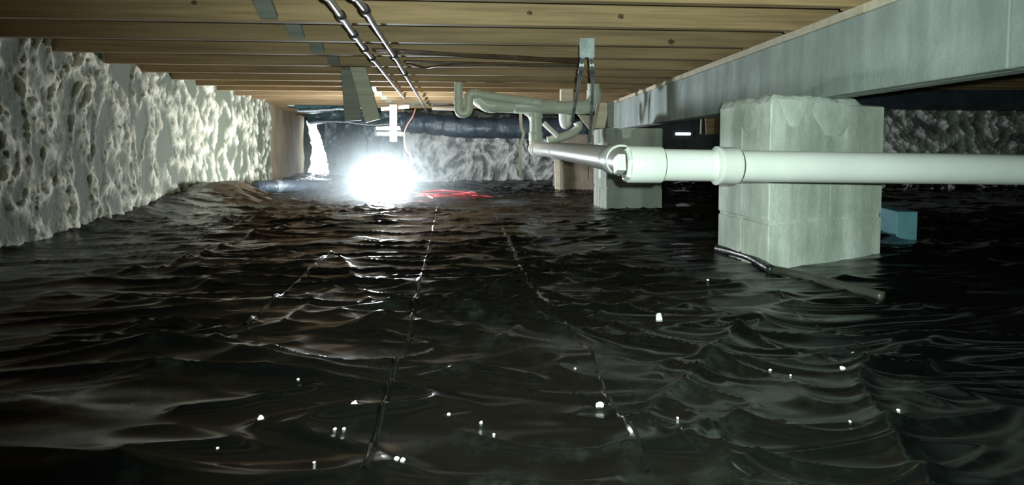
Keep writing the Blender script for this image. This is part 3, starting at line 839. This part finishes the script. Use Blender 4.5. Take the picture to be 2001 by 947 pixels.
# bright foam overspray and splintered edges over the lamp
def chunk(name, px, py, Y, sx, sy, sz, mat, label, cat, seed=1):
    p = at(px, py, Y); bm = bmesh.new(); bmesh.ops.create_icosphere(bm, subdivisions=4, radius=1)
    co = np.array([v.co[:] for v in bm.verts])
    nn = 1+.4*perlin(co[:, 0]*2.3+seed, co[:, 1]*2+co[:, 2]*2.3, seed)+.2*perlin(co[:, 0]*6+seed, co[:, 1]*5+co[:, 2]*6, seed+1)
    for v, q in zip(bm.verts, nn): v.co = Vector((p.x+v.co.x*sx*q, p.y+v.co.y*sy*q, p.z+v.co.z*sz*q))
    return tag(obj(name, bm, mat, smooth=True), label, cat)
chunk('foam_lump', 812, 196, 6.6, .13, .08, .045, M['foam_far'], 'bright foam lump under the joists above the lamp', 'foam', 4)
chunk('foam_lump', 860, 200, 6.7, .12, .08, .025, M['foam_far'], 'flat foam lump right of the brighter one over the lamp', 'foam', 6)

# pale boards hanging above the lamp
def hang_board(px0, py0, px1, py1, Y, w, th, mat, name, label, cat, ztop=None):
    a = at(px0, py0, Y); b = at(px1, py1, Y)
    if ztop: a = b+(a-b)*((ztop-b.z)/(a.z-b.z))
    bm = bmesh.new(); hexa(bm, a, b, w, th, (0, 1, 0), .003); return tag(obj(name, bm, mat), label, cat)
JY = Y0+5*JS-.019
hang_board(683, 140, 690, 236, JY-.02, .095, .038, M['greywood'], 'hanging_board', 'grey-brown board hanging left of the pair above the lamp', 'board', .93)
hang_board(708, 160, 729, 236, JY-.059, .09, .038, M['greywood2'], 'hanging_board', 'pale board leaning right of its darker neighbour above the lamp', 'board', .93)
hang_board(769, 204, 769, 276, 5.6, .062, .04, M['palewood'], 'hanging_post', 'short narrow pale post hanging straight above the lamp', 'post')
hang_board(745, 213, 800, 208, 5.65, .03, .05, M['palewood'], 'cross_batten', 'short batten across the top of the hanging post', 'batten')
# long light battens under the last joists, right of the post
hang_board(844, 212, 893, 214, 6.75, .03, .05, M['palewood'], 'cross_batten', 'pale batten under the joists just left of the pipe trap', 'batten')

# vent frames round the daylight slots
def vent(px0, px1, py0, py1, label):
    a = at(px0, py1, FY-.06); b = at(px1, py0, FY-.06)
    root = empty('foundation_vent', (a.x, FY-.06, a.z), label, 'vent')
    for lo, hi in (((a.x-.03, a.z-.02), (b.x+.03, a.z)), ((a.x-.03, b.z), (b.x+.03, b.z+.02)), ((a.x-.03, a.z), (a.x, b.z)), ((b.x, a.z), (b.x+.03, b.z))):
        bm = bmesh.new(); box(bm, (lo[0], FY-.06, lo[1]), (hi[0], FY-.03, hi[1]), .002); obj('frame', bm, M['steel'], root)
    settle(root); return root
v = vent(735, 790, 247, 264, 'slotted vent high on the far wall above the lamp, daylight showing')
a = at(735, 256, FY-.06); b = at(790, 256, FY-.06); bm = bmesh.new(); box(bm, (a.x, FY-.06, at(740, 258.6, FY).z), (b.x, FY-.035, at(740, 253.4, FY).z), .002)
o = obj('slat', bm, M['steel'], v); o.matrix_parent_inverse = v.matrix_world.inverted()
vent(1320, 1350, 259, 264, 'small bright vent slot in the dark right of the rear pier')

# ------------------------------------------------------------------ tubes and cables under the joists
def run(name, pts, r, mat, label, cat, sleeves=(), seg=12, n=8):
    root = empty(name, pts[0], label, cat)
    P = smooth_path(pts, n); bm = bmesh.new(); tube(bm, P, r, seg); obj('tube', bm, mat, root, smooth=True)
    for s in sleeves:
        i = int(s*(len(P)-2)); p = P[i]; d = (P[i+1]-p).normalized(); bm = bmesh.new()
        tube(bm, [p-d*.028, p-d*.024, p+d*.024, p+d*.028], [r, r+.005, r+.005, r], 12); obj('sleeve', bm, M['sleeve'], root, smooth=True)
    settle(root); return root
ZC = CEIL-.035
def cz(px, py, z=ZC): return onz(px, py, z)
run('water_tube', [cz(622, -30), cz(652, 10, ZC-.01), cz(688, 62), cz(716, 100, ZC), cz(745, 135, ZC-.006), cz(790, 192, ZC+.02)], .0105, M['copper'],
    'thin grey water tube under the joists, left one of the pair', 'pipe', (.12, .30, .44, .60, .72))
run('water_tube', [cz(672, -30), cz(706, 8, ZC-.01), cz(735, 55), cz(770, 108, ZC), cz(795, 150, ZC-.01), cz(822, 196, ZC-.01), cz(835, 220, ZC-.03)], .0105, M['copper'],
    'thin grey water tube under the joists, right one of the pair', 'pipe', (.10, .22, .52, .66))
def cable(pts, r, label):
    bm = bmesh.new(); tube(bm, smooth_path(pts, 8), r, 8); return tag(obj('cable', bm, M['cable'], smooth=True), label, 'cable')
ZK = CEIL-.008
cable([cz(728, 96, ZK), cz(800, 99, ZK), cz(900, 106, ZK-.006), cz(1000, 110, ZK), cz(1140, 119, ZK)], .006, 'topmost brown cable running across under the joists')
cable([cz(732, 99, ZK), cz(820, 105, ZK-.005), cz(930, 110, ZK), cz(1040, 116, ZK-.004), cz(1140, 123, ZK)], .006, 'brown cable just below the topmost one')
cable([cz(790, 119, ZK), cz(880, 122, ZK-.005), cz(990, 124, ZK), cz(1140, 127, ZK)], .006, 'brown cable third down under the joists')
cable([cz(796, 123, ZK-.004), cz(830, 132, ZK), cz(862, 128, ZK-.004), cz(930, 126, ZK), cz(1040, 128, ZK), cz(1140, 130, ZK)], .006, 'lowest brown cable with a small sagging loop')

# ------------------------------------------------------------------ work lamp, cords
LY = 5.25
lp = at(745, 362, LY); gz = fh(lp.x, LY)
lamp = empty('work_lamp', (lp.x, LY, gz), 'glaring white work lamp standing on the plastic near the left', 'lamp')
LAMP_L = 560.0
bm = bmesh.new(); bmesh.ops.create_uvsphere(bm, u_segments=32, v_segments=20, radius=.085)
for v_ in bm.verts: v_.co = v_.co+Vector((lp.x, LY, max(lp.z, gz+.13)))
obj('bulb', bm, emit('lamp_glow', (.86, .95, 1.0), LAMP_L), lamp, smooth=True)
lz = max(lp.z, gz+.13)
bm = bmesh.new(); tube(bm, [(lp.x, LY, gz), (lp.x, LY, gz+.012), (lp.x, LY, gz+.018), (lp.x, LY, lz-.08)], [.07, .07, .03, .028], 24); obj('base', bm, M['yellow'], lamp, angle=40)
for k in range(6):
    a = k/6*2*PI; pts = []
    for q in range(9):
        t = q/8*PI; rr = .105*math.sin(t)*.98+.004
        pts.append((lp.x+math.cos(a)*rr, LY+math.sin(a)*rr, lz-math.cos(t)*.105))
    bm = bmesh.new(); tube(bm, pts, .0016, 6); obj('guard_wire', bm, M['steel'], lamp, smooth=True)
settle(lamp)
# haze volume added to imitate the lens glare round the lamp
def haze():
    m = bpy.data.materials.new('glare_haze'); m.use_nodes = True; nt = m.node_tree; nt.nodes.clear()
    out = nt.nodes.new('ShaderNodeOutputMaterial'); sct = nt.nodes.new('ShaderNodeVolumeScatter')
    sct.inputs['Color'].default_value = (.9, .97, 1, 1); sct.inputs['Anisotropy'].default_value = .3
    tc = nt.nodes.new('ShaderNodeTexCoord'); ln = nt.nodes.new('ShaderNodeVectorMath'); ln.operation = 'LENGTH'
    nt.links.new(tc.outputs['Object'], ln.inputs[0])
    mr = nt.nodes.new('ShaderNodeMapRange'); mr.interpolation_type = 'SMOOTHSTEP'
    mr.inputs['From Min'].default_value = .0; mr.inputs['From Max'].default_value = 1.0
    mr.inputs['To Min'].default_value = HAZE; mr.inputs['To Max'].default_value = 0
    nt.links.new(ln.outputs['Value'], mr.inputs[0]); nt.links.new(mr.outputs[0], sct.inputs['Density']); nt.links.new(sct.outputs[0], out.inputs['Volume'])
    bm = bmesh.new(); bmesh.ops.create_icosphere(bm, subdivisions=3, radius=1)
    o = obj('glare_haze', bm, m); o.location = (lp.x, LY, lz); o.scale = (1.1, 1.1, .60)
    o['kind'] = 'stuff'; tag(o, 'faint added haze imitating the glare around the work lamp', 'haze')
HAZE = .20
haze()

# red extension cord heap
def heap():
    rnd = random.Random(5)
    c = onz(880, 385, .0); bm = bmesh.new()
    pts = []
    for i in range(46):
        t = i/45; a = i*.55+rnd.uniform(-.3, .3)
        rx = .27*(1-.15*math.sin(i*.37)); ry = .13
        x = c.x+.02+math.cos(a)*rx*rnd.uniform(.7, 1.05)+.05*math.sin(i*.11); y = c.y+math.sin(a)*ry*rnd.uniform(.6, 1.1)
        e = 1-((x-c.x)/.36)**2-((y-c.y)/.2)**2
        pts.append((x, y, fh(x, y)+.008+max(0, e)*(.01+.075*rnd.uniform(.1, 1)*t)))
    tube(bm, smooth_path(pts, 4), .0045, 6)
    return tag(obj('extension_cord', bm, M['red'], smooth=True), 'red extension cord lying in a loose heap right of the lamp', 'cord')
heap()
e0 = onz(822, 386, 0); 
bm = bmesh.new(); q = [at(812, 212, 5.9), at(806, 228, 5.85), at(796, 243, 5.8), at(790, 262, 5.75), at(793, 290, 5.7), at(803, 305, 5.7), at(806, 316, 5.7), at(797, 330, 5.7), at(796, 350, 5.65), at(803, 372, 5.6)]
tube(bm, smooth_path(q+[Vector((e0.x-.02, 5.5, fh(e0.x, 5.5)+.006)), Vector((e0.x+.1, e0.y, fh(e0.x+.1, e0.y)+.01))], 6), .006, 8)
tag(obj('drop_cord', bm, M['pinkcord'], smooth=True), 'faded orange cord hanging from the joists down behind the lamp', 'cord')

# ------------------------------------------------------------------ things on the floor
def fpt(px, py, up=0.0):
    v = onz(px, py, 0); return Vector((v.x, v.y, fh(v.x, v.y)+up))
# hose along the foot of the big pier
ho = empty('ground_hose', fpt(1510, 521), 'dusty dark hose lying along the foot of the big pier', 'hose')
bm = bmesh.new(); tube(bm, smooth_path([fpt(1402, 486, .012), fpt(1440, 497, .014), fpt(1470, 508, .016), fpt(1508, 527, .014)], 8), .016, 16); obj('wet_end', bm, M['poly_tape'], ho, smooth=True)
bm = bmesh.new(); tube(bm, smooth_path([fpt(1500, 523, .012), fpt(1560, 537, .012), fpt(1640, 556, .011), fpt(1726, 576, .008)], 8), .0145, 16); obj('hose_body', bm, M['hose'], ho, smooth=True)
settle(ho)
# blue-green timber lying behind the big pier
TA = at(1700, 418, 3.65); TB = at(1772, 448, 2.62)
bm = bmesh.new(); hexa(bm, (TA.x-.15, TA.y+.45, .07), (TB.x, TB.y, .055), .085, .14, (0, 0, 1), .004)
tag(obj('timber_offcut', bm, M['teal']), 'blue-green painted timber sticking out behind the big pier', 'timber')
# black drain tube by the left wall
dp = empty('tube_end', fpt(510, 382), 'short black tube end lying at the foot of the left wall', 'pipe')
s0 = fpt(500, 384, .04); s1 = Vector((s0.x+.42, s0.y+.75, .05))
bm = bmesh.new(); tube(bm, [s0, s0*.5+s1*.5, s1], .05, 24); obj('jacket', bm, M['duct'], dp, smooth=True)
p_ = s0*.72+s1*.28; d_ = (s1-s0).normalized(); bm = bmesh.new(); cyl(bm, p_-d_*.03, p_+d_*.03, .054, 24); obj('band', bm, M['steel'], dp, angle=40)
settle(dp)
# dirt heap
def dirt():
    n = 70; c = fpt(455, 402); S, T = np.meshgrid(np.linspace(-1, 1, n), np.linspace(-1, 1, n), indexing='ij')
    rr = np.sqrt(S**2+T**2); k = np.minimum(1, 1/np.maximum(rr, 1e-6)); S = S*np.where(rr > 1, k, 1); T = T*np.where(rr > 1, k, 1)
    x = c.x+.03+S*.26; y = c.y+.1+T*.42
    x = np.maximum(x, WX+.0)
    rad = np.sqrt(S**2+T**2)+.25*perlin(S*2.2, T*2.2, 91)
    base = .05*np.exp(-np.clip(x-WX, 0, 9)/.12)+.13*np.exp(-((x+1.66)/.26)**2-((y-4.75)/.55)**2)
    z = base+.024*np.clip((.95-rad)/.3, -3, 1)+.012*fbm(x*6, y*6, 4, 92)
    return tag(grid_mesh('dirt_heap', np.stack([x, y, z], -1), M['dirt']), 'tan dirt heap on the sheeting against the left wall', 'dirt')
dirt()
# white crumbs of foam
crumbs = [(1288, 622, .013, 'white foam crumb, the tall ragged one right of centre'), (1172, 804, .010, 'square white foam crumb on the seam, lower right of centre'),
 (510, 825, .007, 'round white crumb at lower left'), (693, 807, .008, 'oval white crumb left of the centre seam'),
 (1383, 548, .006, 'tiny white crumb left of the big pier shadow'), (1668, 681, .008, 'white crumb in front of the big pier'),
 (1646, 726, .007, 'white crumb just nearer than the one in front of the pier'), (583, 754, .004, None), (877, 822, .004, None), (940, 835, .004, None),
 (775, 918, .005, None), (787, 916, .005, None), (1124, 727, .003, None), (1324, 832, .003, None), (1755, 810, .004, None), (1505, 728, .004, None),
 (1545, 736, .003, None), (1700, 703, .004, None), (655, 845, .004, None), (672, 844, .004, None), (1660, 851, .003, None), (965, 859, .003, None), (614, 907, .003, None), (425, 883, .003, None)]
for i, (px, py, r, lab) in enumerate(crumbs):
    r *= .62; p = fpt(px, py, r*.5); bm = bmesh.new(); bmesh.ops.create_icosphere(bm, subdivisions=2, radius=1)
    co = np.array([v.co[:] for v in bm.verts]); nn = 1+.45*perlin(co[:, 0]*2+i*3, co[:, 1]*2+co[:, 2]*2, i)
    sz = 1.5 if i == 0 else .8
    for v_, q in zip(bm.verts, nn): v_.co = Vector((p.x+v_.co.x*r*q, p.y+v_.co.y*r*q, p.z+v_.co.z*r*q*sz))
    o = obj('foam_crumb', bm, M['crumb'])
    tag(o, lab or 'tiny white foam speck, one of many scattered on the black sheeting', 'foam crumb', None if lab else 'tiny white specks on the sheeting')

# small bits round the beam end
bm = bmesh.new(); ga, gb, gc = at(1129, 224, 4.75), at(1161, 226, 4.75), at(1161, 264, 4.75)
f = [bm.verts.new(p) for p in (ga, gb, gc)]; g = [bm.verts.new(p+Vector((0, .018, 0))) for p in (ga, gb, gc)]
bm.faces.new(f); bm.faces.new(g[::-1])
for i in range(3): bm.faces.new((f[i], f[(i+1) % 3], g[(i+1) % 3], g[i]))
tag(obj('gusset_plate', bm, M['palewood']), 'pale triangular plate behind the strap hanger, left of the rear pier', 'plate')
hang_board(1371, 222, 1369, 262, 5.6, .016, .01, M['palewood'], 'hanging_strip', 'thin pale strip hanging in the dark right of the rear pier', 'strip', CEIL+.02)
hang_board(1390, 222, 1392, 262, 5.7, .12, .03, M['joist'], 'hanging_block', 'brown wooden block hanging in the dark left of the big pier', 'block', CEIL+.02)
yb = Y0+7*JS
a, b = at(1096, 196, yb-.08), at(1120, 184, yb-.08)
bm = bmesh.new(); box(bm, (a.x, yb-.08, a.z), (b.x, yb-.02, b.z+.04), .003)
tag(obj('nailed_block', bm, M['palewood']), 'short cream block nailed to a joist above the drain pipe', 'block')
